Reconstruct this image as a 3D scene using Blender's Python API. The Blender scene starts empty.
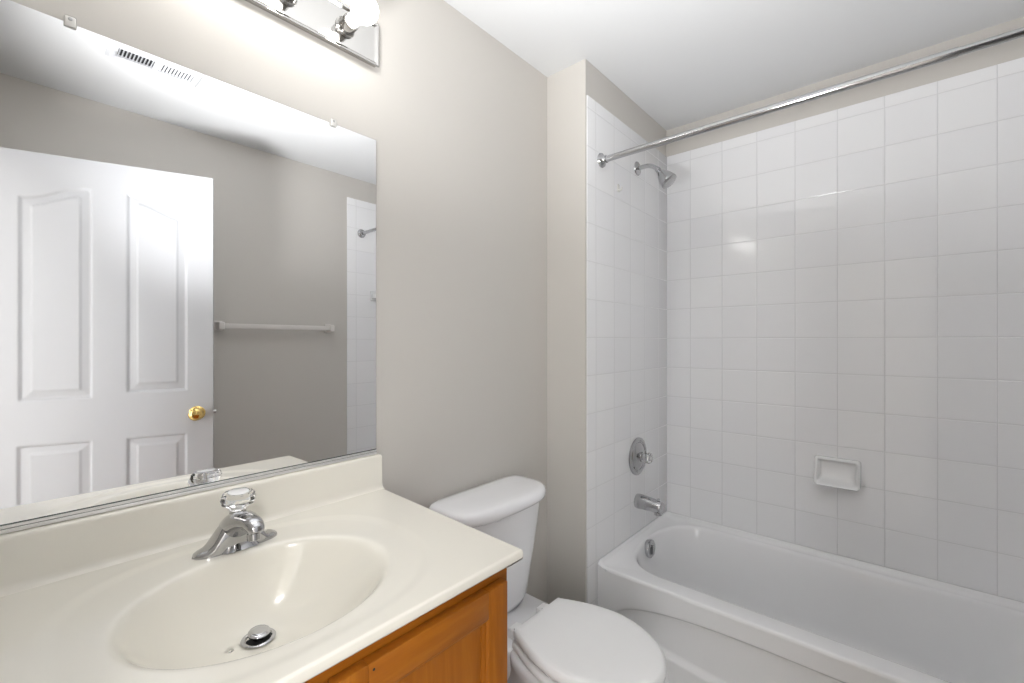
import bpy, bmesh, math, random
from mathutils import Vector, Matrix
random.seed(4)
C = bpy.context.scene.collection
PI = math.pi

# ------------------------------------------------------------------ camera, world, exposure
CZ = 1.309
cam = bpy.data.objects.new('camera', bpy.data.cameras.new('camera'))
C.objects.link(cam)
cam.location = (0, 0, CZ)
cam.rotation_euler = (PI / 2, 0, -math.atan2(.7509, .6604))
cam.data.sensor_width = 36
cam.data.lens = 444.0 / 1024 * 36
cam.data.clip_start = .02
bpy.context.scene.camera = cam
BULB_POWER = 9.5
HALL_FILLS = [(-.75, -1.15, 68.0)]  # added unseen lamp, fills the room from the hall
WORLD_POWER = 5.0
FLASHES = [(4.8, (-.03, .45, 1.35), (.75, .60, 2.438), 84), (6.9, (-.03, .45, 1.35), (.90, .10, 2.438), 84)]
world = bpy.data.worlds.new('world')
bpy.context.scene.world = world
world.use_nodes = True
world.node_tree.nodes['Background'].inputs[0].default_value = (1, 1, 1, 1)
world.node_tree.nodes['Background'].inputs[1].default_value = WORLD_POWER
vs = bpy.context.scene.view_settings
vs.view_transform = 'Standard'
vs.look = 'None'
vs.gamma = 1
vs.use_curve_mapping = False
vs.exposure = 0.40

# the photographer's flash, held by the doorway and bounced off the ceiling
for energy, place, aim, spread in FLASHES:
    ld = bpy.data.lights.new('bounce_flash', 'AREA')
    ld.shape = 'DISK'
    ld.size = .25
    ld.energy = energy
    ld.spread = math.radians(spread)
    ld.color = (.985, .99, 1)
    fl = bpy.data.objects.new('bounce_flash', ld)
    C.objects.link(fl)
    fl.location = place
    fl.rotation_euler = (Vector(aim) - fl.location).to_track_quat('-Z', 'Y').to_euler()

# ------------------------------------------------------------------ room measures (metres)
ZC = 2.438            # ceiling
YB = 1.140            # mirror wall
YF = -.580            # wall opposite the mirror
XL = -.085            # left wall with the doorway
XS = 1.524            # stub wall in front of the tub
YT = .944             # tile face, shower end
YT2 = -.574           # tile face, far end
XT = 2.326            # tile face, long wall
T = .1535             # tile pitch
ZTILE = 2.295         # top of tiles


# ------------------------------------------------------------------ materials
def srgb(r, g, b):
    def c(v):
        v /= 255.0
        return v / 12.92 if v <= .04045 else ((v + .055) / 1.055) ** 2.4
    return (c(r), c(g), c(b), 1)


def mat(name, col, rough=.5, metal=0.0, coat=0.0, ior=1.5, spec=.5, bump=0.0, bscale=200, mottled=0.0):
    m = bpy.data.materials.new(name)
    m.use_nodes = True
    nt = m.node_tree
    b = nt.nodes['Principled BSDF']
    b.inputs['Base Color'].default_value = col
    b.inputs['Roughness'].default_value = rough
    b.inputs['Metallic'].default_value = metal
    b.inputs['IOR'].default_value = ior
    b.inputs['Coat Weight'].default_value = coat
    b.inputs['Coat Roughness'].default_value = .05
    b.inputs['Specular IOR Level'].default_value = spec
    tc = nt.nodes.new('ShaderNodeTexCoord')
    if bump:
        n = nt.nodes.new('ShaderNodeTexNoise')
        n.inputs['Scale'].default_value = bscale
        n.inputs['Detail'].default_value = 3
        nt.links.new(tc.outputs['Object'], n.inputs['Vector'])
        bp = nt.nodes.new('ShaderNodeBump')
        bp.inputs['Strength'].default_value = bump
        bp.inputs['Distance'].default_value = .002
        nt.links.new(n.outputs['Fac'], bp.inputs['Height'])
        nt.links.new(bp.outputs['Normal'], b.inputs['Normal'])
    if mottled:
        n = nt.nodes.new('ShaderNodeTexNoise')
        n.inputs['Scale'].default_value = 6
        n.inputs['Detail'].default_value = 4
        nt.links.new(tc.outputs['Object'], n.inputs['Vector'])
        mx = nt.nodes.new('ShaderNodeMix')
        mx.data_type = 'RGBA'
        mx.inputs[6].default_value = tuple(v * (1 - mottled) for v in col[:3]) + (1,)
        mx.inputs[7].default_value = tuple(min(1, v * (1 + mottled)) for v in col[:3]) + (1,)
        nt.links.new(n.outputs['Fac'], mx.inputs[0])
        nt.links.new(mx.outputs[2], b.inputs['Base Color'])
    return m


def tile_mat(name, axis, off):
    """glazed square wall tile, grout grid on object coordinates"""
    m = bpy.data.materials.new(name)
    m.use_nodes = True
    nt = m.node_tree
    b = nt.nodes['Principled BSDF']
    tc = nt.nodes.new('ShaderNodeTexCoord')
    sp = nt.nodes.new('ShaderNodeSeparateXYZ')
    nt.links.new(tc.outputs['Object'], sp.inputs[0])
    cb = nt.nodes.new('ShaderNodeCombineXYZ')

    def sub(sock, v):
        a = nt.nodes.new('ShaderNodeMath')
        a.operation = 'ADD'
        a.inputs[1].default_value = v
        nt.links.new(sock, a.inputs[0])
        return a.outputs[0]
    nt.links.new(sub(sp.outputs[axis], -off + 40 * T), cb.inputs[0])
    nt.links.new(sub(sp.outputs[2], -.4045 + 40 * T), cb.inputs[1])

    def brick(mortar, smooth):
        k = nt.nodes.new('ShaderNodeTexBrick')
        k.offset = 0
        k.squash = 1
        k.inputs['Scale'].default_value = 1
        k.inputs['Brick Width'].default_value = T
        k.inputs['Row Height'].default_value = T
        k.inputs['Mortar Size'].default_value = mortar
        k.inputs['Mortar Smooth'].default_value = smooth
        nt.links.new(cb.outputs[0], k.inputs['Vector'])
        return k
    k = brick(.0016, .35)
    k.inputs['Color1'].default_value = srgb(246, 246, 247)
    k.inputs['Color2'].default_value = srgb(243, 243, 245)
    k.inputs['Mortar'].default_value = srgb(224, 224, 225)
    nt.links.new(k.outputs['Color'], b.inputs['Base Color'])
    k2 = brick(.0045, 1.0)
    # glaze waviness
    n = nt.nodes.new('ShaderNodeTexNoise')
    n.inputs['Scale'].default_value = 5
    n.inputs['Detail'].default_value = 1
    nt.links.new(tc.outputs['Object'], n.inputs['Vector'])
    bp = nt.nodes.new('ShaderNodeBump')
    bp.invert = True
    bp.inputs['Strength'].default_value = .6
    bp.inputs['Distance'].default_value = .0014
    nt.links.new(k2.outputs['Fac'], bp.inputs['Height'])
    b2 = nt.nodes.new('ShaderNodeBump')
    b2.inputs['Strength'].default_value = .015
    b2.inputs['Distance'].default_value = .004
    nt.links.new(n.outputs['Fac'], b2.inputs['Height'])
    nt.links.new(bp.outputs['Normal'], b2.inputs['Normal'])
    nt.links.new(b2.outputs['Normal'], b.inputs['Normal'])
    r = nt.nodes.new('ShaderNodeMapRange')
    r.inputs[3].default_value = .12
    r.inputs[4].default_value = .5
    nt.links.new(k.outputs['Fac'], r.inputs[0])
    nt.links.new(r.outputs[0], b.inputs['Roughness'])
    return m


def wood_mat(name, grain_axis):
    m = bpy.data.materials.new(name)
    m.use_nodes = True
    nt = m.node_tree
    b = nt.nodes['Principled BSDF']
    b.inputs['Roughness'].default_value = .38
    b.inputs['Specular IOR Level'].default_value = .3
    b.inputs['Coat Roughness'].default_value = .25
    tc = nt.nodes.new('ShaderNodeTexCoord')
    mp = nt.nodes.new('ShaderNodeMapping')
    s = [26, 26, 26]
    s[grain_axis] = 2.2
    mp.inputs['Scale'].default_value = s
    nt.links.new(tc.outputs['Object'], mp.inputs['Vector'])
    n = nt.nodes.new('ShaderNodeTexNoise')
    n.inputs['Scale'].default_value = 1.4
    n.inputs['Detail'].default_value = 8
    n.inputs['Roughness'].default_value = .62
    n.inputs['Distortion'].default_value = .6
    nt.links.new(mp.outputs[0], n.inputs['Vector'])
    cr = nt.nodes.new('ShaderNodeValToRGB')
    e = cr.color_ramp.elements
    e[0].position = .28
    e[0].color = srgb(134, 76, 16)
    e[1].position = .72
    e[1].color = srgb(172, 106, 30)
    x = cr.color_ramp.elements.new(.5)
    x.color = srgb(156, 91, 23)
    nt.links.new(n.outputs['Fac'], cr.inputs[0])
    nt.links.new(cr.outputs[0], b.inputs['Base Color'])
    bp = nt.nodes.new('ShaderNodeBump')
    bp.inputs['Strength'].default_value = .08
    bp.inputs['Distance'].default_value = .001
    nt.links.new(n.outputs['Fac'], bp.inputs['Height'])
    nt.links.new(bp.outputs['Normal'], b.inputs['Normal'])
    return m


M = dict(
    paint=mat('greige wall paint', srgb(208, 204, 198), .42, bump=.06, bscale=260),
    ceil=mat('ceiling paint', srgb(225, 226, 227), .9, bump=.05, bscale=200),
    tile_end=tile_mat('white wall tile on end wall', 0, 1.750),
    tile_back=tile_mat('white wall tile on long wall', 1, YT - .80 * T),
    white=mat('white painted wood', srgb(206, 207, 210), .38, bump=.05, bscale=90),
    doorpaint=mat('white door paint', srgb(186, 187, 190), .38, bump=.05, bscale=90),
    porcelain=mat('white porcelain', srgb(246, 246, 248), .12, coat=.4),
    plastic=mat('white seat plastic', srgb(249, 249, 249), .28),
    enamel=mat('white tub enamel', srgb(245, 245, 246), .12, coat=.3),
    marble=mat('cultured marble', srgb(240, 236, 225), .14, coat=.3, mottled=.015),
    chrome=mat('chrome', (.50, .50, .51, 1), .10, metal=1),
    nickel=mat('brushed nickel', (.50, .49, .475, 1), .07, metal=1),
    steel=mat('dull steel', (.5, .5, .5, 1), .3, metal=1),
    track=mat('satin aluminium', (.93, .93, .93, 1), .45, metal=1),
    brass=mat('polished brass', (.80, .58, .22, 1), .12, metal=1),
    mirror=mat('mirror silvering', (.96, .965, .97, 1), .0, metal=1),
    medge=mat('mirror glass edge', srgb(60, 72, 68), .2),
    dark=mat('dark gap and shade', srgb(30, 30, 32), .8),
    duct=mat('duct interior', srgb(90, 90, 92), .7),
    floor=mat('floor vinyl', srgb(200, 197, 192), .4, bump=.1, bscale=40, mottled=.08),
    ceramic=mat('glazed ceramic', srgb(240, 240, 240), .1, coat=.4),
    bar=mat('white plastic bar', srgb(226, 222, 218), .35),
    wood_v=wood_mat('honey maple upright grain', 2),
    wood_h=wood_mat('honey maple level grain', 0),
    red=mat('red indicator', srgb(150, 30, 30), .4),
    ink=mat('grey print', srgb(130, 130, 132), .6),
)


def glass(name, col=(1, 1, 1, 1), rough=0.0, ior=1.49):
    m = mat(name, col, rough, ior=ior)
    m.node_tree.nodes['Principled BSDF'].inputs['Transmission Weight'].default_value = 1
    return m


M['acrylic'] = glass('clear acrylic')
M['water'] = glass('water', ior=1.33)
M['clip'] = mat('milky clear plastic', srgb(228, 226, 222), .25)


def emit(name, power, col=(1, .985, .955, 1)):
    m = mat(name, (1, 1, 1, 1), .2)
    b = m.node_tree.nodes['Principled BSDF']
    b.inputs['Emission Color'].default_value = col
    b.inputs['Emission Strength'].default_value = power
    return m


# ------------------------------------------------------------------ mesh helpers
def finish(bm, smooth=False, angle=None):
    bmesh.ops.recalc_face_normals(bm, faces=bm.faces)


def obj(name, bm, m, parent=None, smooth=None, recalc=True):
    if recalc:
        bmesh.ops.recalc_face_normals(bm, faces=bm.faces)
    me = bpy.data.meshes.new(name)
    bm.to_mesh(me)
    bm.free()
    for mm in (m if isinstance(m, (list, tuple)) else [m]):
        me.materials.append(mm)
    if smooth is not None:
        for p in me.polygons:
            p.use_smooth = True
        me.set_sharp_from_angle(angle=math.radians(smooth))
    o = bpy.data.objects.new(name, me)
    C.objects.link(o)
    if parent:
        o.parent = parent
        o.matrix_parent_inverse = Matrix.Translation(parent.location).inverted() if parent.rotation_euler.z == 0 else (Matrix.Translation(parent.location) @ parent.rotation_euler.to_matrix().to_4x4()).inverted()
    return o


def tag(o, label=None, cat=None, group=None, kind=None):
    if label:
        o['label'] = label
    if cat:
        o['category'] = cat
    if group:
        o['group'] = group
    if kind:
        o['kind'] = kind
    return o


def thing(name, loc, label, cat, group=None):
    o = bpy.data.objects.new(name, None)
    C.objects.link(o)
    o.location = loc
    o.empty_display_size = .05
    return tag(o, label, cat, group)


def struct(name, bm, m, label=None, smooth=None, parent=None):
    o = obj(name, bm, m, parent, smooth)
    if not parent:
        o['kind'] = 'structure'
        if label:
            o['label'] = label
    return o


def box(bm, x0, x1, y0, y1, z0, z1, bev=0.0, seg=2, mi=0):
    r = bmesh.ops.create_cube(bm, size=1)
    vs_ = r['verts']
    for v in vs_:
        v.co = Vector(((x0 + x1) / 2 + v.co.x * (x1 - x0), (y0 + y1) / 2 + v.co.y * (y1 - y0), (z0 + z1) / 2 + v.co.z * (z1 - z0)))
    fs = {f for v in vs_ for f in v.link_faces}
    for f in fs:
        f.material_index = mi
    if bev:
        es = list({e for v in vs_ for e in v.link_edges})
        bmesh.ops.bevel(bm, geom=es, offset=bev, segments=seg, affect='EDGES', profile=.5)
    return bm


def loft(bm, rings, cap0=True, cap1=True, closed=True):
    R = [[bm.verts.new(p) for p in r] for r in rings]
    n = len(R[0])
    for a, b in zip(R, R[1:]):
        for i in range(n if closed else n - 1):
            j = (i + 1) % n
            bm.faces.new((a[i], a[j], b[j], b[i]))
    if cap0:
        bm.faces.new(R[0][::-1])
    if cap1:
        bm.faces.new(R[-1])
    return R


def frame_of(d):
    d = Vector(d).normalized()
    u = Vector((0, 0, 1)).cross(d)
    if u.length < 1e-3:
        u = Vector((1, 0, 0))
    u.normalize()
    return d, u, d.cross(u)


def lathe(bm, origin, axis, prof, n=32, caps=True):
    """prof: list of (distance along axis, radius)"""
    d, u, v = frame_of(axis)
    o = Vector(origin)
    rings = []
    for t, r in prof:
        r = max(r, 1e-5)
        rings.append([o + d * t + (u * math.cos(2 * PI * i / n) + v * math.sin(2 * PI * i / n)) * r for i in range(n)])
    return loft(bm, rings, caps, caps)


def tube(bm, pts, radii, n=20, sx=1.0, sy=1.0, up=(0, 0, 1)):
    pts = [Vector(p) for p in pts]
    if not isinstance(radii, (list, tuple)):
        radii = [radii] * len(pts)
    rings = []
    pu = None
    for i, p in enumerate(pts):
        d = (pts[min(i + 1, len(pts) - 1)] - pts[max(i - 1, 0)]).normalized()
        if pu is None:
            pu = Vector(up).cross(d)
            if pu.length < 1e-3:
                pu = Vector((1, 0, 0))
        u = (pu - d * pu.dot(d)).normalized()
        pu = u
        v = d.cross(u)
        rings.append([p + (u * math.cos(2 * PI * k / n) * sx + v * math.sin(2 * PI * k / n) * sy) * radii[i] for k in range(n)])
    return loft(bm, rings)


def smoothpath(pts, n=8):
    """Catmull-Rom through points of any dimension"""
    out = []
    P = [pts[0]] + list(pts) + [pts[-1]]
    for i in range(1, len(P) - 2):
        for k in range(n):
            t = k / n
            out.append(tuple(.5 * ((2 * b) + (-a + c) * t + (2 * a - 5 * b + 4 * c - d) * t * t + (-a + 3 * b - 3 * c + d) * t ** 3)
                             for a, b, c, d in zip(P[i - 1], P[i], P[i + 1], P[i + 2])))
    out.append(tuple(pts[-1]))
    return out


def spow(v, e):
    return math.copysign(abs(v) ** e, v)


def se_ring(cx, cy, a, bf, bb, nf, nb, z, N=64):
    """superellipse in plan; bf toward -Y with exponent nf, bb toward +Y with nb"""
    r = []
    for i in range(N):
        t = 2 * PI * i / N
        c, s = math.cos(t), math.sin(t)
        n, b = (nb, bb) if s >= 0 else (nf, bf)
        r.append(Vector((cx + a * spow(c, 2 / n), cy + b * spow(s, 2 / n), z)))
    return r


def sheet(bm, xs, ys, fn, mi=0):
    """grid of verts fn(x,y)->Vector"""
    V = [[bm.verts.new(fn(x, y)) for x in xs] for y in ys]
    for j in range(len(ys) - 1):
        for i in range(len(xs) - 1):
            f = bm.faces.new((V[j][i], V[j][i + 1], V[j + 1][i + 1], V[j + 1][i]))
            f.material_index = mi
    return V


def lin(a, b, n):
    return [a + (b - a) * i / (n - 1) for i in range(n)]


def smst(a, b, x):
    t = max(0, min(1, (x - a) / (b - a)))
    return t * t * (3 - 2 * t)


# ------------------------------------------------------------------ ROOM SHELL
XH = -1.35           # far side of the hall
bm = bmesh.new(); box(bm, XH - .1, 2.45, -1.7, 1.7, -.1, 0)
struct('floor', bm, M['floor'])
bm = bmesh.new(); box(bm, XH - .1, 2.45, -1.7, 1.7, ZC, ZC + .1)
struct('ceiling', bm, M['ceil'])
bm = bmesh.new(); box(bm, XL, XS + .02, YB, YB + .12, 0, ZC)
struct('wall_back', bm, M['paint'])
bm = bmesh.new(); box(bm, XS, 2.45, YT + .006, YB + .12, 0, ZC)
struct('wall_alcove', bm, M['paint'])
bm = bmesh.new(); box(bm, XT + .006, 2.45, YF, YT + .006, 0, ZC)
struct('wall_right', bm, M['paint'])
bm = bmesh.new(); box(bm, XL, 2.45, YF - .12, YF, 0, ZC)
struct('wall_front', bm, M['paint'])
DY0, DY1, DZ = -.385, .350, 2.075
bm = bmesh.new()
box(bm, XL - .115, XL, -1.7, DY0, 0, ZC)
box(bm, XL - .115, XL, DY1, 1.7, 0, ZC)
box(bm, XL - .115, XL, DY0, DY1, DZ, ZC)
struct('wall_left', bm, M['paint'])
bm = bmesh.new()
box(bm, XH - .1, XH, -1.7, -1.55, 0, ZC)
box(bm, XH - .1, XH, 1.55, 1.7, 0, ZC)
box(bm, XH - .1, XH, -.45, .45, 0, ZC)
box(bm, XH - .1, XH, -1.55, -.45, 0, .3)
box(bm, XH - .1, XH, -1.55, -.45, 2.3, ZC)
box(bm, XH - .1, XH, .45, 1.55, 0, .3)
box(bm, XH - .1, XH, .45, 1.55, 2.3, ZC)
box(bm, XH, XL - .115, -1.7, -1.6, 0, ZC)
box(bm, XH, XL - .115, 1.6, 1.7, 0, ZC)
struct('wall_hall', bm, M['paint'])
# tile surround: thin slabs with rounded outer edge
bm = bmesh.new(); box(bm, 1.533 - .003, XT + .006, YT, YT + .006, .0, ZTILE, .0025, 2)
struct('wall_tile_alcove', bm, M['tile_end'], 'white square tile on the shower end wall', smooth=40)
bm = bmesh.new(); box(bm, XT, XT + .006, YT2 - .005, YT + .005, .0, ZTILE, .001, 1)
struct('wall_tile_right', bm, M['tile_back'], 'white square tile on the long tub wall', smooth=40)
bm = bmesh.new(); box(bm, 1.533 - .003, XT + .006, YF, YT2, .0, ZTILE, .0025, 2)
struct('wall_tile_front', bm, M['tile_end'], 'white square tile on the far tub end wall', smooth=40)


for n_, y0_, y1_ in ((1, -1.55, -.45), (2, .45, 1.55)):  # added, unseen hall windows that admit fill light through the doorway
    bm = bmesh.new()
    for a in ((y0_, y1_, .3, .34), (y0_, y1_, 2.26, 2.3), (y0_, y0_ + .04, .34, 2.26), (y1_ - .04, y1_, .34, 2.26)):
        box(bm, XH - .07, XH - .02, *a, .003, 2)
    struct('fill_window_%d' % n_, bm, M['white'], 'white frame of an added hall opening for fill light')
# door casing and jamb
def trim_board(bm, x0, x1, y0, y1, z0, z1):
    box(bm, x0, x1, y0, y1, z0, z1, .004, 2)


bm = bmesh.new()
trim_board(bm, XL, XL + .014, DY0 - .06, DY0 - .002, 0, DZ + .06)
trim_board(bm, XL, XL + .014, DY1 + .002, DY1 + .06, 0, DZ + .06)
trim_board(bm, XL, XL + .014, DY0 - .002, DY1 + .002, DZ + .002, DZ + .06)
struct('trim_1', bm, M['white'], 'white door casing')
# baseboards
for nm, a in (('baseboard_front', (XL, 1.529, YF, YF + .012)), ('baseboard_back', (.665, XS, YB - .012, YB)), ('baseboard_alcove', (XS - .012, XS, YT + .008, YB - .012))):
    bm = bmesh.new(); box(bm, a[0], a[1], a[2], a[3], 0, .082, .003, 2)
    struct(nm, bm, M['white'])

# ------------------------------------------------------------------ DOOR (seen in the mirror)
DA = math.radians(19.75)
P0 = Vector((.6263, -.1174, 0))
H = Vector((-math.cos(DA), -math.sin(DA), 0))
NRM = Vector((-math.sin(DA), math.cos(DA), 0))
DW, DT = .727, .035


def door_pt(s, z, n=0.0):
    p = P0 + H * s + NRM * n
    return Vector((p.x, p.y, z))


PAN = [(.097, .308, 1.090, 1), (.418, .636, 1.074, 2), (.097, .308, .24, 0), (.418, .640, .24, 0)]


def panel_sdf(s, z):
    best = -1
    for s0, s1, z0, kind in PAN:
        if s < s0 - .01 or s > s1 + .01:
            continue
        if kind:
            u = (s - s0) / (s1 - s0)
            if kind == 2:
                u = 1 - u
            top = 1.881 + .059 * (.5 - .5 * math.cos(PI * max(0, min(1, (u - .05) / .85))))
        else:
            top = .897
        best = max(best, min(s - s0, s1 - s, z - z0, top - z))
    return best


def door_h(s, z):
    d = panel_sdf(s, z)
    if d <= 0:
        return 0
    if d < .009:
        return -.008 * smst(0, .009, d)
    if d < .034:
        return -.008 + .0035 * (d - .009) / .025
    return -.0045 + .004 * smst(.034, .0385, d)


for side in (1,):
    bm = bmesh.new()
    ss = lin(0, DW, 179)
    zs = lin(.020, 2.060, 400)
    A = sheet(bm, ss, zs, lambda s, z: door_pt(s, z, door_h(s, z)))
    B = sheet(bm, ss, zs, lambda s, z: door_pt(s, z, -DT - door_h(s, z)))
    nx, ny = len(ss), len(zs)
    for j in range(ny - 1):
        bm.faces.new((A[j][0], B[j][0], B[j + 1][0], A[j + 1][0]))
        bm.faces.new((A[j][-1], B[j][-1], B[j + 1][-1], A[j + 1][-1]))
    for i in range(nx - 1):
        bm.faces.new((A[0][i], A[0][i + 1], B[0][i + 1], B[0][i]))
        bm.faces.new((A[-1][i], A[-1][i + 1], B[-1][i + 1], B[-1][i]))
door = struct('door_1', bm, M['doorpaint'], 'white four panel door with arched upper panels, standing open', smooth=50)
KP = (.060, .985)
for sgn, off in ((1, 0), (-1, -DT)):
    bm = bmesh.new()
    lathe(bm, door_pt(KP[0], KP[1], off), NRM * sgn, [(0, .0), (0, .031), (.003, .0315), (.007, .027), (.009, .013), (.028, .0115), (.033, .016),
          (.038, .023), (.046, .0272), (.054, .0275), (.060, .024), (.064, .0165), (.066, .008), (.0662, 0)], 40, caps=False)
    k = obj('door_knob', bm, M['brass'], door, smooth=35)
    k['label'] = 'round polished brass knob'
bm = bmesh.new()
p = door_pt(0, KP[1], -DT / 2)
d_ = -H
q = p + d_ * .011
lathe(bm, p, d_, [(-.001, .0), (-.001, .009), (.011, .0085), (.012, 0)], 16, caps=False)
k = obj('latch_bolt', bm, M['steel'], door, smooth=35)
bm = bmesh.new()
for z in (.25, 1.02, 1.79):
    lathe(bm, door_pt(DW + .006, z, .004), (0, 0, 1), [(0, 0), (0, .006), (.09, .006), (.09, 0)], 14, caps=False)
obj('hinge', bm, M['brass'], door, smooth=35)

# ------------------------------------------------------------------ VANITY TOP with sink basin
VX0, VX1, VY0, VY1, VZ = XL + .002, .687, .574, YB - .001, .891
SC = (.300, .818)
SA, SB = .203, .172
SHIFT = Vector((.010, .085))
DEPTH = .137


def basin_rho(x, y):
    dx, dy = x - SC[0], y - SC[1]
    rho = 1.0
    r0 = math.hypot(dx / SA, dy / SB)
    if r0 > 1.35:
        return r0
    lo, hi = 0.0, 1.6
    for _ in range(26):
        mid = (lo + hi) / 2
        k = max(0, 1 - mid)
        ux, uy = (dx - SHIFT.x * k) / SA, (dy - SHIFT.y * k) / SB
        if math.hypot(ux, uy) > mid:
            lo = mid
        else:
            hi = mid
    return (lo + hi) / 2


def top_z(x, y):
    z = VZ
    # soft dished surround
    q = (abs((x - .302) / .285) ** 2.6 + abs((y - .842) / .243) ** 2.6) ** (1 / 2.6)
    z -= .0025 * (1 - smst(.90, 1.0, q))
    r = basin_rho(x, y)
    d = DEPTH * (1 - r ** 2.6) * 1.0 if r < 1 else -DEPTH * 2.6 * (r - 1)
    w = .0065
    soft = w * math.log1p(math.exp(max(-40, min(40, d / w))))
    z -= soft if d / w < 40 else d
    # rounded outer edges
    R = .005
    for e in (x - VX0, VX1 - x, y - VY0):
        if e < R and not (e == x - VX0):
            z -= R - math.sqrt(max(0, R * R - (R - e) ** 2))
    return z


def edge_grid(a, b, n, lo, hi):
    g = lin(a, b, n)
    ex = [.0004, .0012, .0025, .0045, .007]
    if lo:
        g += [a + e for e in ex]
    if hi:
        g += [b - e for e in ex]
    g = sorted(g)
    out = [g[0]]
    for v in g[1:]:
        if v - out[-1] > .00035:
            out.append(v)
    return out


bm = bmesh.new()
xs = edge_grid(VX0, VX1, 230, False, True)
ys = edge_grid(VY0, VY1, 175, True, False)
A = sheet(bm, xs, ys, lambda x, y: Vector((x, y, top_z(x, y))))
# vertical edges with a slightly undercut lower lip
bord = [A[0][i] for i in range(len(xs))] + [A[j][-1] for j in range(1, len(ys))]
zb = .871


def out_n(v):
    n = Vector((0, 0, 0))
    if v.co.y < VY0 + 1e-4:
        n.y = -1
    if v.co.x > VX1 - 1e-4:
        n.x = 1
    return n


prev = bord
for z_, ins in ((VZ - .010, 0), (zb + .004, 0), (zb + .001, .0015), (zb, .004), (zb, .05)):
    cur = []
    for v0 in bord:
        n = out_n(v0)
        cur.append(bm.verts.new((v0.co.x - n.x * ins, v0.co.y - n.y * ins, z_)))
    for i in range(len(bord) - 1):
        bm.faces.new((prev[i], cur[i], cur[i + 1], prev[i + 1]))
    prev = cur
for v in bm.verts:      # the top is cut a little out of square at its right end
    v.co.x += .042 * (v.co.y - VY0) * max(0, (v.co.x - .5) / (VX1 - .5))
vt = obj('vanity_countertop', bm, M['marble'], None, smooth=60)
tag(vt, 'cream cultured marble vanity top with moulded oval sink, set on the maple cabinet', 'countertop')
# backsplash
bm = bmesh.new()
prof = [(VY1, VZ - .001), (VY1 - .034, VZ - .0006), (VY1 - .028, VZ + .0015), (VY1 - .0235, VZ + .006), (VY1 - .0215, VZ + .014), (VY1 - .0205, VZ + .085), (VY1 - .0195, VZ + .0905), (VY1 - .0165, VZ + .0935), (VY1 - .012, VZ + .0945), (VY1, VZ + .0945)]
rings = []
SX1 = VX1 + .0225
for x, s in ((VX0, 1), (SX1 - .006, 1), (SX1 - .002, .985), (SX1, .95)):
    cy, cz = VY1, VZ
    rings.append([Vector((x, cy + (y - cy) * s, cz + (z - cz) * (1 if z < VZ + .02 else (1 - (1 - s) * .3)))) for y, z in prof])
loft(bm, rings)
bs = obj('backsplash', bm, M['marble'], vt, smooth=45)
# drain
DX, DYY = SC[0] + SHIFT.x, SC[1] + SHIFT.y
dz = VZ - .0025 - DEPTH
bm = bmesh.new()
lathe(bm, (DX, DYY, dz), (0, 0, 1), [(-.01, .0), (-.01, .020), (.0015, .022), (.0032, .027), (.0045, .029), (.006, .0275), (.006, .023), (.003, .0215), (.001, .021), (.001, 0)], 40, caps=False)
dr = obj('drain', bm, M['chrome'], vt, smooth=50)
bm = bmesh.new()
lathe(bm, (DX, DYY, dz + .0009), (0, 0, 1), [(0, 0), (0, .0205), (.0004, .0205), (.0004, 0)], 32, caps=False)
obj('drain_shade', bm, M['dark'], dr)  # dark disc paints the black shadow beneath the stopper
bm = bmesh.new()
lathe(bm, (DX, DYY, dz + .003), (.06, -.1, 1), [(0, .0), (0, .009), (.007, .009), (.009, .0180), (.0125, .0190), (.0145, .0175), (.0155, .010), (.0158, 0)], 36, caps=False)
obj('stopper', bm, M['chrome'], dr, smooth=50)

# a few droplets and specks near the drain
bm = bmesh.new()
wx, wy = .262, .905
wz = top_z(wx, wy)
lathe(bm, (wx, wy, wz - .0004), (.1, 0, 1), [(0, .0075), (.001, .0072), (.0024, .0052), (.0034, .0026), (.0036, 0)], 20)
tag(obj('water_droplet', bm, M['water'], None, smooth=60), 'small clear water droplet in the sink, left of the drain', 'droplet')

# ------------------------------------------------------------------ VANITY CABINET
CX0, CX1, CY0, CY1 = XL + .003, .664, .597, YB - .002
vc = thing('vanity_cabinet', ((CX0 + CX1) / 2, .85, 0), 'honey maple bathroom vanity cabinet with two recessed panel doors', 'cabinet')
bm = bmesh.new()
box(bm, CX0, CX1, CY0 + .07, CY1, 0, .10)                 # toe kick
box(bm, CX1 - .018, CX1, CY0 + .0195, CY1, .10, .8700)          # sides
box(bm, CX0, CX0 + .018, CY0 + .0195, CY1, .10, .8700)
box(bm, CX0 + .018, CX1 - .018, CY0 + .0195, CY1, .10, .118)
box(bm, CX0 + .018, CX1 - .018, CY1 - .006, CY1, .118, .8700)
obj('cabinet_body', bm, M['wood_v'], vc)
bm = bmesh.new()
box(bm, CX0, CX1, CY0, CY0 + .019, .815, .8700, .001, 1)
obj('face_rail', bm, M['wood_h'], vc)
bm = bmesh.new()
box(bm, CX0, CX1, CY0, CY0 + .019, .10, .135, .001, 1)
obj('face_rail', bm, M['wood_h'], vc)
bm = bmesh.new()
for a, b in ((CX0, CX0 + .04), (.265, .312), (CX1 - .038, CX1)):
    box(bm, a, b, CY0 + .0004, CY0 + .0186, .135, .815, .001, 1)
obj('face_stile', bm, M['wood_v'], vc)


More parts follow.
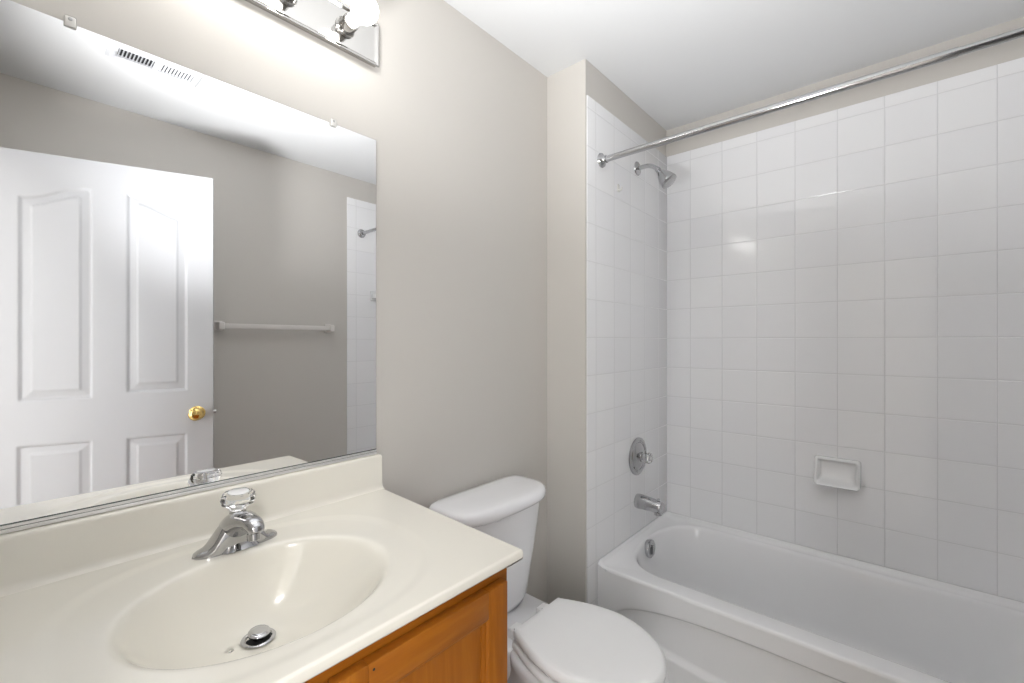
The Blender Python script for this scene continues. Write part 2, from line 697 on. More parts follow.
def cab_door(x0, x1, hole):
    z0, z1, y0, y1 = .112, .844, CY0 - .0205, CY0 - .0015
    st = .052
    bm = bmesh.new()
    box(bm, x0, x0 + st, y0, y1, z0, z1, .0022, 2)
    box(bm, x1 - st, x1, y0, y1, z0, z1, .0022, 2)
    d = obj('cabinet_door', bm, M['wood_v'], vc, smooth=30)
    bm = bmesh.new()
    box(bm, x0 + st - .0005, x1 - st + .0005, y0 + .0002, y1, z1 - st, z1 - .0003, .0018, 2)
    obj('door_rail', bm, M['wood_h'], d, smooth=30)
    bm = bmesh.new()
    box(bm, x0 + st - .0005, x1 - st + .0005, y0 + .0002, y1, z0 + .0003, z0 + st, .0018, 2)
    obj('door_rail', bm, M['wood_h'], d, smooth=30)
    bm = bmesh.new()
    # recessed panel with small stepped moulding
    X0, X1, Z0, Z1 = x0 + st, x1 - st, z0 + st, z1 - st
    seq = [(0, y0 + .002), (.004, y0 + .004), (.0045, y0 + .007), (.010, y0 + .0085), (.0105, y0 + .0115)]
    rings = [[Vector((X0 + i, y, Z0 + i)), Vector((X1 - i, y, Z0 + i)), Vector((X1 - i, y, Z1 - i)), Vector((X0 + i, y, Z1 - i))] for i, y in seq]
    loft(bm, rings, cap0=False, cap1=True)
    obj('door_panel', bm, M['wood_v'], d)
    if hole:
        bm = bmesh.new()
        lathe(bm, (.352, y0 + .0004, .8325), (0, -1, 0), [(0, .0), (0, .0022), (.0006, .0020), (.0006, 0)], 12, caps=False)
        k = obj('screw_hole', bm, M['dark'], d)
        k['label'] = 'tiny dark screw hole'
    return d


cab_door(.292, .643, True)
cab_door(CX0 + .012, .284, False)
bm = bmesh.new()
lathe(bm, (.288, CY0 - .012, .838), (0, -1, 0), [(0, .0), (0, .0042), (.004, .0042), (.005, .003), (.005, 0)], 14, caps=False)
k = obj('door_bumper', bm, M['steel'], vc, smooth=40)

# ------------------------------------------------------------------ FAUCET
FX, FY = .313, 1.030
FZ = VZ - .0022
fc = thing('sink_faucet', (FX, FY, FZ), 'chrome centerset sink faucet with a clear acrylic knob, behind the basin', 'faucet')
# base with shoulders: loft along X
bm = bmesh.new()
rings = []
for t in lin(-1, 1, 41):
    x = t * .078
    ax = abs(x)
    hw = .0265 * (max(0, 1 - abs(t) ** 3.2)) ** .5 if abs(t) > .55 else .0265 * (max(0, 1 - .55 ** 3.2)) ** .5
    hw = max(hw, .0004)
    h = .012 + .043 * (1 - smst(.018, .060, ax))
    h *= (max(0.0, 1 - abs(t) ** 8)) ** .5 * .97 + .03
    n = 18
    ring = []
    for k in range(n + 1):
        a = PI * k / n
        ring.append(Vector((FX + x, FY - hw * spow(math.cos(a), .62), FZ + h * spow(math.sin(a), .55))))
    rings.append(ring)
loft(bm, rings)
obj('faucet_base', bm, M['chrome'], fc, smooth=55)
# spout body: wide tapering tongue
bm = bmesh.new()
path = smoothpath([(1.040, .034, .030, .028), (1.015, .050, .029, .025), (.985, .062, .0235, .018), (.958, .0675, .0185, .0140), (.938, .0680, .0170, .0130), (.9265, .064, .0155, .0125), (.9225, .056, .0130, .0105)], 5)
rings = []
P = [Vector((FX, y, FZ + z)) for y, z, a, b in path]
for i, (y, z, a, b) in enumerate(path):
    d = (P[min(i + 1, len(P) - 1)] - P[max(i - 1, 0)]).normalized()
    u = Vector((1, 0, 0))
    v = d.cross(u)
    rings.append([P[i] + u * a * spow(math.cos(2 * PI * k / 28), .85) + v * b * spow(math.sin(2 * PI * k / 28), .85) for k in range(28)])
loft(bm, rings)
sp_ = obj('spout', bm, M['chrome'], fc, smooth=55)
bm = bmesh.new()
lathe(bm, (FX, .937, FZ + .052), (0, -.15, -1), [(0, 0), (0, .0115), (.012, .0115), (.013, .0095), (.010, .009), (.010, 0)], 28, caps=False)
obj('aerator', bm, M['chrome'], sp_, smooth=45)
# front face of the body
bm = bmesh.new()
rings = []
for k in range(9):
    t = k / 8
    z = FZ + .001 + t * .046
    w = .034 - .010 * t
    yf = .9985 + .010 * math.sin(t * PI) + .004 * t
    rings.append([Vector((FX - w, FY, z)), Vector((FX - w, yf + .006, z)), Vector((FX - w * .8, yf, z)), Vector((FX, yf - .0015, z)), Vector((FX + w * .8, yf, z)), Vector((FX + w, yf + .006, z)), Vector((FX + w, FY, z))])
loft(bm, rings)
fb = obj('faucet_body', bm, M['chrome'], fc, smooth=50)
bm = bmesh.new()
lathe(bm, (FX - .004, 1.0075, FZ + .034), (0, -1, .1), [(0, 0), (0, .0025), (.001, .0022), (.001, 0)], 14, caps=False)
k = obj('temperature_mark', bm, M['red'], fb)
# knob stem and acrylic knob
bm = bmesh.new()
lathe(bm, (FX, FY - .003, FZ + .046), (0, -.08, 1), [(0, 0), (0, .021), (.006, .0205), (.010, .0165), (.012, .012), (.020, .0095), (.030, .0090), (.031, 0)], 32, caps=False)
obj('knob_stem', bm, M['chrome'], fc, smooth=45)
bm = bmesh.new()
prof = [(.058, 0), (.058, .013), (.060, .0160), (.078, .0150), (.085, .0220), (.091, .0300), (.099, .0325), (.107, .0310), (.112, .026), (.1135, .0205), (.1120, .0195), (.1120, 0)]
d, u, v = frame_of((0, -.08, 1))
rings = []
for t, r in prof:
    ring = []
    for i in range(48):
        a = 2 * PI * i / 48
        lobes = 1 - (.075 * (abs(math.sin(4 * a)) ** 3) if r > .014 and t > .084 and t < .1128 else 0)
        rr = max(r, 1e-5) * lobes
        ring.append(Vector((FX, FY, FZ)) + d * t + (u * math.cos(a) + v * math.sin(a)) * rr)
    rings.append(ring)
loft(bm, rings)
kb = obj('faucet_knob', bm, M['acrylic'], fc, smooth=25)
kb['label'] = 'clear fluted acrylic knob'
bm = bmesh.new()
lathe(bm, Vector((FX, FY, FZ)) + d * .1122, d, [(0, 0), (0, .0190), (.0018, .0190), (.0030, .016), (.0033, 0)], 32, caps=False)
obj('knob_cap', bm, M['ceramic'], kb, smooth=45)

# ------------------------------------------------------------------ MIRROR
MX0, MX1, MZ0, MZ1 = XL + .004, .699, .996, 1.886
mi = thing('wall_mirror', ((MX0 + MX1) / 2, YB, MZ0), 'large frameless wall mirror above the vanity, held by clips', 'mirror')
bm = bmesh.new()
box(bm, MX0, MX1, YM_ := YB - .0065, YB - .0005, MZ0, MZ1)
for f in bm.faces:
    f.material_index = 0 if f.normal.y < -.5 else 1
o = obj('mirror_glass', bm, [M['mirror'], M['medge']], mi)
bm = bmesh.new()
box(bm, MX0, MX1, YB - .0085, YB - .0068, MZ0 - .0015, MZ0 + .004, .0006, 1)
box(bm, MX0, MX1, YB - .0068, YB - .0003, MZ0 - .0015, MZ0 - .0003)
box(bm, MX0, MX1, YB - .0105, YB - .0003, MZ0 - .0095, MZ0 - .0017, .002, 2)
obj('mirror_track', bm, M['track'], mi, smooth=40)
bm = bmesh.new()
box(bm, MX0, MX1, YB - .0082, YB - .0066, MZ0 + .0041, MZ0 + .0055)
box(bm, MX0, MX1, YB - .0095, YB - .0087, MZ0 - .0025, MZ0 - .0016)
obj('track_dark_line', bm, M['medge'], mi)  # thin dark strips along the mirror's lower edge
for x in (.0754, .5707):
    bm = bmesh.new()
    box(bm, x - .0085, x + .0085, YB - .0105, YB - .0068, MZ1 - .008, MZ1 + .012, .003, 3)
    box(bm, x - .0075, x + .0075, YB - .0068, YB - .0003, MZ1 + .0005, MZ1 + .011, .001, 1)
    c = obj('mirror_clip', bm, M['clip'], mi, smooth=40)
    bm = bmesh.new()
    lathe(bm, (x, YB - .0103, MZ1 + .006), (0, -1, 0), [(0, 0), (0, .0032), (.0012, .0028), (.0016, 0)], 14, caps=False)
    obj('clip_screw', bm, M['steel'], c, smooth=40)

# ------------------------------------------------------------------ VANITY LIGHT
LX0, LX1, LZ0, LZ1, LY = .042, .701, 2.092, 2.213, 1.122
vl = thing('vanity_light', ((LX0 + LX1) / 2, YB, 2.13), 'brushed nickel bath light bar with four round bulbs above the mirror', 'light fixture')
bm = bmesh.new()
zc_, xc_ = (LZ0 + LZ1) / 2, (LX0 + LX1) / 2
hw, hh = (LX1 - LX0) / 2, (LZ1 - LZ0) / 2
rings = []
for y, ins in ((YB - .0005, .004), (LY + .006, .004), (LY + .004, 0), (LY + .001, 0), (LY, .002), (LY + .0005, .006), (LY + .004, .012)):
    rings.append([Vector((xc_ - hw + ins, y, zc_ - hh + ins)), Vector((xc_ + hw - ins, y, zc_ - hh + ins)), Vector((xc_ + hw - ins, y, zc_ + hh - ins)), Vector((xc_ - hw + ins, y, zc_ + hh - ins))])
loft(bm, rings)
obj('light_bar', bm, M['nickel'], vl)
bulb_m = emit('lit frosted bulb', BULB_POWER)
for x in (.600, .4475, .295, .1425):
    bm = bmesh.new()
    lathe(bm, (x, LY + .004, 2.153), (0, -1, 0), [(0, 0), (0, .0265), (.003, .0265), (.006, .0225), (.0085, .021), (.036, .021), (.038, .0195), (.034, .0185), (.034, 0)], 32, caps=False)
    s = obj('lamp_socket', bm, M['nickel'], vl, smooth=40)
    bm = bmesh.new()
    pr = [(.030, 0), (.030, .0145), (.056, .0155), (.066, .0180)]
    R_, c_ = .0340, .100
    for k in range(15):
        a = math.radians(128 - k * 128 / 14)
        pr.append((c_ + R_ * -math.cos(PI - a) if False else c_ + R_ * math.cos(a) * 1.0, R_ * math.sin(a)))
    pr = pr[:3] + pr[4:]
    lathe(bm, (x, LY + .004, 2.153), (0, -1, 0), pr, 32, caps=False)
    obj('light_bulb', bm, bulb_m, s, smooth=60)['label'] = 'lit white globe bulb'

# ------------------------------------------------------------------ TOILET
TX = 1.090
to = thing('toilet', (TX, .80, 0), 'white two piece toilet with closed lid between the vanity and the tub', 'toilet')
# tank
TKX = 1.079
bm = bmesh.new()


def tank_ring(z, a, yf, yb=1.122, ym=1.035, nf=3.0):
    return se_ring(TKX, ym, a, ym - yf, yb - ym, nf, 7, z, 72)


loft(bm, [tank_ring(z, a, yf, yb) for z, a, yf, yb in (
    (.4125, .085, .995, 1.09), (.4145, .112, .978, 1.10), (.422, .124, .969, 1.108), (.440, .133, .962, 1.112), (.50, .145, .955, 1.115), (.58, .163, .948, 1.117), (.66, .180, .942, 1.118), (.72, .192, .938, 1.119), (.760, .199, .936, 1.120))])
obj('toilet_tank', bm, M['porcelain'], to, smooth=50)
bm = bmesh.new()
loft(bm, [se_ring(TKX, 1.035, a + .009, 1.035 - yf, yb - 1.035, 2.8, 7, z, 72) for z, a, yf, yb in (
    (.7605, .196, .940, 1.118), (.7605, .207, .925, 1.124), (.763, .2105, .921, 1.126), (.772, .2125, .918, 1.127), (.784, .2115, .9185, 1.127), (.7925, .208, .923, 1.126), (.7985, .201, .931, 1.124), (.8015, .190, .944, 1.118), (.8035, .165, .966, 1.10), (.8045, .09, 1.0, 1.07))])
obj('tank_lid', bm, M['porcelain'], to, smooth=50)
# bowl and pedestal
bm = bmesh.new()
loft(bm, [se_ring(TX, ym, a, ym - yf, yb - ym, 2.1, nb, z, 64) for z, a, ym, yf, yb, nb in (
    (.0, .105, .82, .575, 1.055, 4), (.015, .107, .82, .57, 1.058, 4), (.03, .100, .82, .58, 1.05, 4), (.09, .090, .80, .61, 1.03, 3.5), (.16, .092, .78, .60, 1.0, 3), (.23, .110, .74, .545, .97, 3),
    (.30, .138, .71, .495, .93, 2.6), (.345, .152, .70, .474, .91, 2.6), (.375, .160, .69, .464, .90, 2.8), (.395, .163, .69, .461, .895, 3), (.405, .161, .69, .463, .892, 3), (.410, .153, .69, .472, .885, 3))])
loft(bm, [se_ring(TX, .95, a, .95 - yf, yb - .95, 5, 5, z, 48) for z, a, yf, yb in (
    (.20, .06, .90, 1.02), (.27, .09, .87, 1.06), (.33, .125, .85, 1.085), (.36, .134, .842, 1.095), (.392, .139, .838, 1.10), (.406, .138, .840, 1.10), (.4125, .131, .848, 1.093))])
obj('toilet_bowl', bm, M['porcelain'], to, smooth=55)


def lid_outline(grow, N=30):
    yb, ymid, yt = .857, .664, .4535
    pts = []
    hb = .113
    # right side from back corner to the middle, front curve, mirrored
    rs = []
    for k in range(7):                       # rounded back corner
        a = PI / 2 * (1 - k / 6)
        rs.append((hb - .010 + .012 * math.cos(a), yb - .012 + .012 * math.sin(a)))
    for k in range(1, N):
        y = (yb - .012) + (ymid - yb + .012) * k / N
        u = (y - ymid) / (yb - .012 - ymid)
        rs.append((.1675 - (.1675 - hb - .002) * u ** 1.75, y))
    for k in range(0, N + 1):
        a = PI / 2 * k / N
        rs.append((.1675 * math.cos(a) ** (2 / 1.95), ymid - (ymid - yt) * math.sin(a) ** (2 / 1.95)))
    P2 = [Vector((x, y)) for x, y in rs]
    full = P2 + [Vector((-p.x, p.y)) for p in reversed(P2[:-1])]
    n = len(full)
    out = []
    for i, p in enumerate(full):
        t = (full[(i + 1) % n] - full[i - 1])
        t = t.normalized() if t.length > 1e-9 else Vector((1, 0))
        nn = Vector((-t.y, t.x))
        # outward: outline runs clockwise seen from above
        out.append(p + nn * grow)
    return out


def oring(grow, z, tilt=0.0):
    return [Vector((TX + p.x, p.y, z + tilt * (p.y - .66))) for p in lid_outline(grow)]


# the sign of «outward» decided once from the geometry
def _area(g):
    q = lid_outline(g)
    return abs(sum(q[i].x * q[(i + 1) % len(q)].y - q[(i + 1) % len(q)].x * q[i].y for i in range(len(q))))


SG = 1 if _area(.002) > _area(0) else -1
bm = bmesh.new()
rr = [oring(SG * g, z) for g, z in ((-.008, .4115), (.000, .412), (.004, .4155), (.005, .423), (.003, .4295), (-.004, .4335), (-.02, .4345))]
loft(bm, rr)
obj('toilet_seat', bm, M['plastic'], to, smooth=50)
bm = bmesh.new()
rr = [oring(SG * g, z) for g, z in ((-.012, .4405), (-.003, .4405), (.0, .4435), (.0015, .450), (.0005, .4575), (-.002, .4625), (-.006, .4665), (-.010, .4684))]
for k_, z in ((.90, .4703), (.7, .4714), (.4, .4718)):
    rr.append([Vector((TX + (p.x - TX) * k_, .66 + (p.y - .66) * k_, z)) for p in rr[6 - 0]])
loft(bm, rr)
obj('seat_lid', bm, M['plastic'], to, smooth=50)
for sx in (-1, 1):
    bm = bmesh.new()
    cx = TX + sx * .068
    box(bm, cx - .021, cx + .021, .868, .898, .4115, .442, .004, 3)
    box(bm, cx - .016, cx + .016, .845, .880, .434, .448, .004, 3)
    obj('seat_hinge', bm, M['plastic'], to, smooth=40)

# ------------------------------------------------------------------ BATHTUB
BX0, BX1, BY0, BY1 = 1.607, XT - .001, YT2 + .001, YT - .001
ZR, ZL = .387, .404
bt = thing('bathtub', (1.966, (BY0 + BY1) / 2, 0), 'white alcove bathtub with a recessed front apron below the tile', 'bathtub')
bc = Vector((1.985, .19))


def tub_ray(th, a, yt, yb, c, n=2.5):
    dx, dy = math.cos(th), math.sin(th)
    lo, hi = 0.0, 1.2

    def F(r):
        x, y = r * dx, bc.y + r * dy
        ax = a
        if y > yt - c:
            e = (y - (yt - c)) / c
        elif y < yb + c:
            e = ((yb + c) - y) / c
        else:
            e = 0
        return abs(x / ax) ** n + max(0, e) ** n - 1
    for _ in range(40):
        m_ = (lo + hi) / 2
        if F(m_) < 0:
            lo = m_
        else:
            hi = m_
    return lo


def rect_ray(th, x0, x1, y0, y1):
    dx, dy = math.cos(th), math.sin(th)
    r = 9
    if dx > 1e-9: r = min(r, (x1 - bc.x) / dx)
    if dx < -1e-9: r = min(r, (x0 - bc.x) / dx)
    if dy > 1e-9: r = min(r, (y1 - bc.y) / dy)
    if dy < -1e-9: r = min(r, (y0 - bc.y) / dy)
    return r


ths = []
corn = [math.atan2(y - bc.y, x - bc.x) for x, y in ((BX1, BY1), (BX0, BY1), (BX0, BY0), (BX1, BY0))]
# even spacing along the outer basin outline
base = [tub_ray(t, .30, .905, -.54, .2) for t in lin(-PI, PI, 2001)]
acc, L_ = 0, [0]
tl = lin(-PI, PI, 2001)
for i in range(1, 2001):
    p = Vector((math.cos(tl[i]), math.sin(tl[i]))) * base[i]
    q = Vector((math.cos(tl[i - 1]), math.sin(tl[i - 1]))) * base[i - 1]
    acc += (p - q).length
    L_.append(acc)
NT = 200
j = 0
for k in range(NT):
    want = acc * k / NT
    while L_[j + 1] < want:
        j += 1
    ths.append(tl[j])
for c in corn:
    i = min(range(len(ths)), key=lambda i: abs(ths[i] - c))
    ths[i] = c
bm = bmesh.new()
rings = []


def rr_(fn, z):
    rings.append([Vector((bc.x + math.cos(t) * fn(t), bc.y + math.sin(t) * fn(t), z)) for t in ths])


def rect_pts(ins_wall, ins_front, zw, zf):
    out = []
    for t in ths:
        r = rect_ray(t, BX0 + ins_front, BX1 - ins_wall, BY0 + ins_wall, BY1 - ins_wall)
        x, y = bc.x + math.cos(t) * r, bc.y + math.sin(t) * r
        # the lip at the walls stands higher than the front rim
        dw = min(BX1 - x, BY1 - y, y - BY0)
        front = 1 if x < BX0 + ins_front + 1e-4 else 0
        out.append(Vector((x, y, zf if (front and dw > ins_wall + 1e-4) else zw)))
    return out


rings.append(rect_pts(0, 0, ZR - .0125, ZR - .0125))
rings.append(rect_pts(0, 0, ZL - .010, ZR - .012))
rings.append(rect_pts(.0, .0015, ZL, ZR - .005))
rings.append(rect_pts(.004, .005, ZL - .001, ZR - .001))
rings.append(rect_pts(.009, .010, ZL - .008, ZR))
rings.append(rect_pts(.014, .016, ZR + .001, ZR))
prs = [  # z, half width, end toward the shower, far end, corner length, exponent
    (.3868, .302, .906, -.541, .21), (.3858, .298, .902, -.537, .21), (.3830, .2945, .8985, -.533, .21), (.3780, .291, .895, -.528, .21), (.370, .288, .892, -.520, .21),
    (.34, .281, .887, -.495, .21), (.28, .270, .879, -.450, .205), (.20, .256, .868, -.39, .20), (.14, .244, .857, -.34, .195), (.105, .232, .845, -.305, .185),
    (.085, .215, .827, -.28, .17), (.074, .190, .80, -.25, .15), (.070, .15, .75, -.20, .12), (.068, .08, .60, -.05, .08)]
for z, a, yt, yb, c in prs:
    rr_(lambda t: tub_ray(t, a, yt, yb, c), z)
loft(bm, rings, cap0=False, cap1=True)
obj('tub_basin', bm, M['enamel'], bt, smooth=60, recalc=True)
# apron
bm = bmesh.new()


def apron(y, z):
    u = (y - .182) / .69
    x = BX0
    if abs(u) < 1:
        zt = .205 + .114 * (1 - abs(u) ** 3) ** .5
        zb_ = .195 - .075 * (1 - abs(u) ** 2.4) ** .7
        d = min(zt - z, (z - zb_) * .8)
        x += .016 * smst(-.003, .017, d) if d < (zt - zb_) else .016
    # rounded top
    e = ZR - .012 - z
    x += .0035 * smst(.02, .0, e) * 0
    if z < .055:
        x -= .006 * smst(.055, .03, z)
    return Vector((x, y, z))


A = sheet(bm, lin(BY0, BY1, 260), lin(.001, ZR - .012, 96), apron)
obj('tub_apron', bm, M['enamel'], bt, smooth=50)
# overflow plate
bm = bmesh.new()
OX, OZ = 1.968, .349
oy = .884
lathe(bm, (OX, oy + .004, OZ), (0, -1, .02), [(-.006, 0), (-.006, .036), (.012, .041), (.016, .040), (.0195, .035), (.020, .026), (.0175, .023), (.0185, 0)], 44, caps=False)
ov = obj('overflow_plate', bm, M['chrome'], bt, smooth=35)
bm = bmesh.new()
box(bm, OX - .006, OX + .006, oy - .026, oy - .012, OZ - .022, OZ + .018, .003, 3)
obj('overflow_lever', bm, M['chrome'], ov, smooth=40)

# ------------------------------------------------------------------ SHOWER FITTINGS
PX = 1.969
ts = thing('tub_spout', (PX, YT, .556), 'chrome tub spout with pull-up diverter on the end wall', 'spout')
bm = bmesh.new()
yy = lambda d: YT - d
path = smoothpath([(0, 0, .0325), (.012, 0, .0345), (.03, 0, .033), (.07, -.002, .0305), (.095, -.004, .029), (.115, -.006, .0275), (.122, -.007, .0235)], 5)
tube(bm, [(PX, yy(d), .556 + z) for d, z, r in path], [r for d, z, r in path], 32)
sb = obj('spout_body', bm, M['chrome'], ts, smooth=45)
bm = bmesh.new()
lathe(bm, (PX, yy(.103), .545), (0, 0, -1), [(0, 0), (0, .0175), (.030, .0175), (.0315, .015), (.0315, 0)], 28, caps=False)
obj('spout_outlet', bm, M['chrome'], sb, smooth=40)
bm = bmesh.new()
lathe(bm, (PX, yy(.106), .572), (0, 0, 1), [(0, 0), (0, .0035), (.010, .0035), (.011, .0065), (.016, .0065), (.0175, .004), (.0175, 0)], 20, caps=False)
obj('diverter_pull', bm, M['chrome'], ts, smooth=40)

sv = thing('shower_valve', (PX, YT, .767), 'round chrome shower valve plate with small knob above the tub spout', 'valve')
bm = bmesh.new()
lathe(bm, (PX, YT, .767), (0, -1, 0), [(0, 0), (0, .086), (.003, .088), (.008, .0875), (.012, .081), (.012, .074), (.007, .070), (.007, .066), (.012, .062), (.017, .050), (.021, .038), (.023, .033), (.0235, 0)], 56, caps=False)
obj('valve_plate', bm, M['chrome'], sv, smooth=35)
bm = bmesh.new()
lathe(bm, (PX, YT - .019, .767), (0, -1, 0), [(0, 0), (0, .024), (.012, .023), (.016, .016), (.030, .0150), (.032, 0)], 36, caps=False)
obj('valve_sleeve', bm, M['chrome'], sv, smooth=40)
bm = bmesh.new()
d, u, v = frame_of((0, -1, 0))
rings = []
for t, r in ((.046, .010), (.047, .020), (.050, .0245), (.060, .0255), (.068, .0235), (.072, .017), (.0725, .006)):
    rings.append([Vector((PX, YT, .767)) + d * t + (u * math.cos(2 * PI * i / 48) + v * math.sin(2 * PI * i / 48)) * r * (1 - .07 * abs(math.sin(3 * 2 * PI * i / 48)) ** 2) for i in range(48)])
loft(bm, rings)
kn = obj('valve_knob', bm, M['acrylic'], sv, smooth=35)
kn['label'] = 'clear fluted acrylic knob'
bm = bmesh.new()
lathe(bm, (PX, YT - .0725, .767), (0, -1, 0), [(0, 0), (0, .011), (.0015, .0105), (.002, 0)], 24, caps=False)
obj('knob_cap', bm, M['chrome'], kn, smooth=40)

sh = thing('shower_sprayer', (PX, YT, 2.127), 'chrome shower head on a bent arm high on the end wall', 'shower head')
bm = bmesh.new()
lathe(bm, (PX, YT, 2.127), (0, -1, 0), [(0, 0), (0, .031), (.002, .032), (.006, .030), (.010, .020), (.013, .0125), (.013, 0)], 36, caps=False)
obj('arm_flange', bm, M['chrome'], sh, smooth=35)
bm = bmesh.new()
path = smoothpath([(0, 0), (.03, .0005), (.055, -.001), (.078, -.010), (.094, -.022), (.104, -.032)], 6)
tube(bm, [(PX, YT - a, 2.127 + b) for a, b in path], .0102, 20)
obj('shower_arm', bm, M['chrome'], sh, smooth=45)
hd = Vector((.0, -.62, -.785))
ho = Vector((PX, YT - .100, 2.127 - .028))
bm = bmesh.new()
lathe(bm, ho, hd, [(0, 0), (0, .0125), (.004, .0135), (.012, .0135), (.013, .0105), (.018, .0105), (.021, .014), (.026, .0175), (.036, .0225), (.050, .029), (.064, .0335), (.076, .0365), (.084, .0385), (.090, .0375), (.0935, .033), (.0965, .024), (.098, .012), (.0985, 0)], 44, caps=False)
hh_ = obj('spray_head', bm, M['chrome'], sh, smooth=35)
# ribs round the face
bm = bmesh.new()
d, u, v = frame_of(hd)
for i in range(16):
    a = 2 * PI * i / 16
    c = ho + d * .0960 + (u * math.cos(a) + v * math.sin(a)) * .0245
    lathe(bm, c, d, [(-.002, 0), (-.002, .0028), (.0012, .0024), (.0012, 0)], 8, caps=False)
obj('spray_nozzles', bm, M['steel'], hh_, smooth=40)['kind'] = 'stuff'

# rod
rz, rx = 2.063, 1.635
rd = thing('shower_rod', (rx, YT, rz), 'straight chrome shower curtain rod across the tub opening', 'curtain rod')
bm = bmesh.new()
tube(bm, [(rx, YT - .003, rz), (rx, -.109, rz)], .0125, 28)
obj('rod_outer_tube', bm, M['chrome'], rd, smooth=40)
bm = bmesh.new()
tube(bm, [(rx, -.1085, rz), (rx, YT2 + .003, rz)], .0108, 28)
obj('rod_inner_tube', bm, M['chrome'], rd, smooth=40)
for y, s in ((YT, -1), (YT2, 1)):
    bm = bmesh.new()
    lathe(bm, (rx, y, rz), (0, s, 0), [(0, 0), (0, .029), (.003, .030), (.008, .028), (.012, .021), (.018, .0165), (.026, .0155), (.0262, .0126)], 36, caps=False)
    obj('rod_flange', bm, M['chrome'], rd, smooth=35)

# soap dish
SY0, SY1, SZ0, SZ1 = .128, .287, .700, .816
sd = thing('soap_dish', (XT, (SY0 + SY1) / 2, SZ0), 'white ceramic soap dish set in the long tiled wall over the tub', 'soap dish')
bm = bmesh.new()


def rrect(y0, y1, z0, z1, r, xf, n=6):
    out = []
    for cy, cz, a0 in ((y1 - r, z1 - r, 0), (y0 + r, z1 - r, 90), (y0 + r, z0 + r, 180), (y1 - r, z0 + r, 270)):
        for k in range(n + 1):
            a = math.radians(a0 + 90 * k / n)
            y, z = cy + r * math.cos(a), cz + r * math.sin(a)
            out.append(Vector((xf(z), y, z)))
    return out


def fx(top, bot):
    return lambda z: XT - (bot + (top - bot) * ((z - SZ0) / (SZ1 - SZ0)) ** .8 if z > SZ0 else bot)


loft(bm, [rrect(SY0, SY1, SZ0, SZ1, .012, fx(.0, .0)),
          rrect(SY0, SY1, SZ0, SZ1, .012, fx(.008, .020)),
          rrect(SY0 + .001, SY1 - .001, SZ0 + .001, SZ1 - .001, .012, fx(.014, .052)),
          rrect(SY0 + .004, SY1 - .004, SZ0 + .004, SZ1 - .004, .012, fx(.0165, .058)),
          rrect(SY0 + .009, SY1 - .009, SZ0 + .009, SZ1 - .009, .010, fx(.0165, .058)),
          rrect(SY0 + .013, SY1 - .013, SZ0 + .013, SZ1 - .013, .009, fx(.014, .054)),
          rrect(SY0 + .016, SY1 - .016, SZ0 + .017, SZ1 - .015, .009, fx(.008, .040)),
          rrect(SY0 + .022, SY1 - .022, SZ0 + .030, SZ1 - .020, .010, fx(.005, .018))])
obj('dish_body', bm, M['ceramic'], sd, smooth=60)

# small hook on the end wall tile
bm = bmesh.new()
hx, hz = 1.783, 1.987
box(bm, hx - .009, hx + .009, YT - .004, YT, hz - .016, hz + .016, .0035, 3)
tube(bm, [(hx, YT - .003, hz - .008), (hx, YT - .014, hz - .012), (hx, YT - .018, hz - .004), (hx, YT - .018, hz + .002)], [.004, .004, .0038, .003], 12)
tag(obj('wall_hook', bm, M['clip'], None, smooth=50), 'small clear hook stuck on the tile left of the shower head', 'hook')

# ceramic washcloth post on the far end wall (seen in the mirror)
cp = thing('ceramic_towel_post', (1.75, YT2, 1.637), 'white ceramic ledge on the tiled wall seen at the mirror edge', 'shelf')
bm = bmesh.new()
cx = 1.725
loft(bm, [[Vector((cx - .022, y, 1.60 + a)), Vector((cx + .16, y, 1.60 + a)), Vector((cx + .16, y, 1.665 - b)), Vector((cx - .022, y, 1.665 - b))] for y, a, b in ((YT2, 0, 0), (YT2 + .008, .002, .002))])
obj('ledge_plate', bm, M['ceramic'], cp, smooth=30)
bm = bmesh.new()
box(bm, cx - .018, cx + .156, YT2 + .008, YT2 + .065, 1.612, 1.624, .005, 3)
box(bm, cx - .018, cx - .004, YT2 + .008, YT2 + .060, 1.620, 1.645, .005, 3)
obj('ledge_shelf', bm, M['ceramic'], cp, smooth=40)

# towel bar on the wall opposite the mirror
tb = thing('towel_bar', (1.08, YF, 1.395), 'white towel bar on the wall opposite the mirror, beside the door', 'towel bar')
for x in (.770, 1.392):
    bm = bmesh.new()
    box(bm, x - .020, x + .020, YF, YF + .012, 1.367, 1.423, .004, 3)
    box(bm, x - .015, x + .015, YF + .010, YF + .075, 1.374, 1.416, .006, 3)
    obj('bar_bracket', bm, M['bar'], tb, smooth=40)
bm = bmesh.new()
box(bm, .782, 1.380, YF + .048, YF + .070, 1.381, 1.408, .004, 3)
obj('towel_rail', bm, M['bar'], tb, smooth=40)

# ceiling vent
vn = thing('ceiling_vent', (.402, -.015, ZC), 'white metal louvred air vent in the ceiling near the door', 'vent')
VXa, VXb, VYa, VYb = .252, .553, -.084, .054
bm = bmesh.new()
z0, z1 = ZC - .009, ZC - .0005
ox0, ox1, oy0, oy1 = VXa + .030, VXb - .030, VYa + .036, VYb - .034
mid = (VXa + VXb) / 2


def frame_rect(x0, x1, y0, y1, z):
    return [Vector((x0, y0, z)), Vector((x1, y0, z)), Vector((x1, y1, z)), Vector((x0, y1, z))]


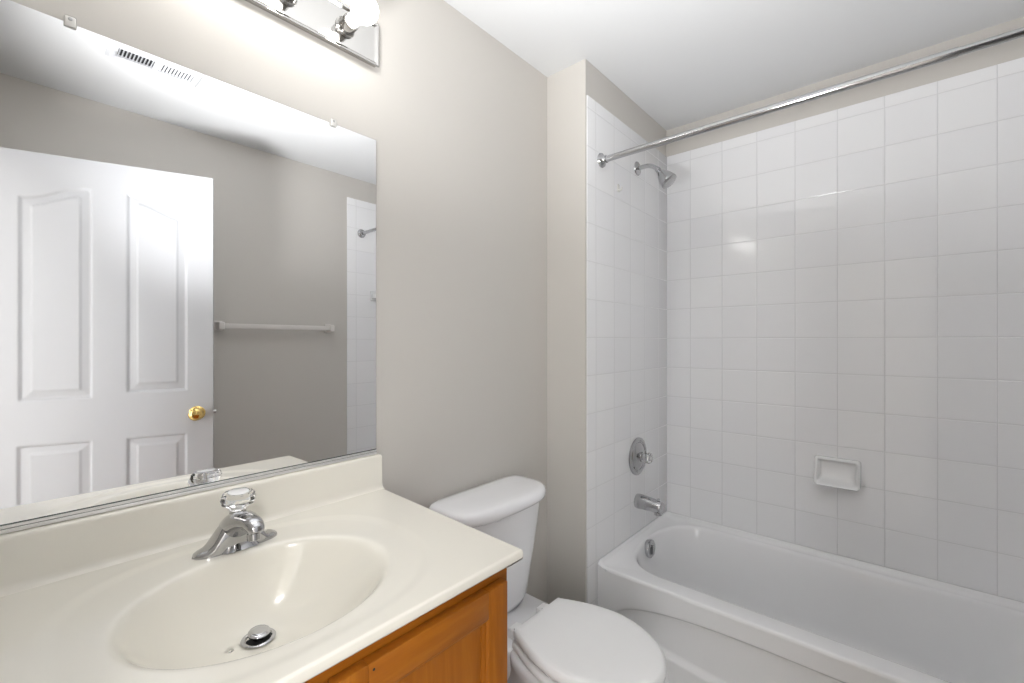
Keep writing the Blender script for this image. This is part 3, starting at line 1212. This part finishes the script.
rings = [frame_rect(VXa, VXb, VYa, VYb, z1), frame_rect(VXa, VXb, VYa, VYb, z1 - .002), frame_rect(VXa + .010, VXb - .010, VYa + .010, VYb - .010, z0),
         frame_rect(ox0, ox1, oy0, oy1, z0), frame_rect(ox0, ox1, oy0, oy1, z1 - .0006)]
loft(bm, rings, cap0=False, cap1=False)
box(bm, mid - .009, mid + .009, oy0, oy1, z0, z1 - .001)
obj('vent_frame', bm, M['white'], vn)
bm = bmesh.new()
box(bm, ox0, ox1, oy0, oy1, z1 - .0012, z1 - .0004)
obj('vent_opening', bm, M['dark'], vn)
for a, b, tl_ in ((ox0, mid - .009, .55), (mid + .009, ox1, -.55)):
    n = 10
    for k in range(n):
        x = a + (b - a) * (k + .5) / n
        bm = bmesh.new()
        box(bm, -.0006, .0006, oy0, oy1, -.0036, .0036)
        bmesh.ops.rotate(bm, verts=bm.verts, matrix=Matrix.Rotation(tl_ * 1.4, 3, 'Y'))
        bmesh.ops.translate(bm, verts=bm.verts, vec=(x, 0, ZC - .0052))
        obj('vent_slat', bm, M['white'], vn)
bm = bmesh.new()
tube(bm, [(ox0 - .006, -.012, z0), (ox0 - .007, -.012, z0 - .012), (ox0 - .007, -.012, z0 - .02)], [.003, .003, .004], 10)
obj('vent_lever', bm, M['white'], vn, smooth=40)

# ------------------------------------------------------------------ HALL FILL LIGHT (added, unseen, behind the camera, outside the doorway)
for hx_, hy_, hp in HALL_FILLS:
    hl = thing('hall_fill_light', (hx_, hy_, ZC), 'added unseen round frosted fill light in the hall outside the door', 'fill light')
    bm = bmesh.new()
    lathe(bm, (hx_, hy_, ZC - .0005), (0, 0, -1), [(0, 0), (0, .17), (.015, .17), (.02, .16), (.02, 0)], 40, caps=False)
    obj('light_base', bm, M['nickel'], hl, smooth=40)
    bm = bmesh.new()
    lathe(bm, (hx_, hy_, ZC - .0205), (0, 0, -1), [(0, 0), (0, .158), (.02, .155), (.045, .13), (.062, .09), (.072, .04), (.074, 0)], 40, caps=False)
    obj('light_dome', bm, emit('frosted fill dome', hp, (.99, .99, 1, 1)), hl, smooth=50)
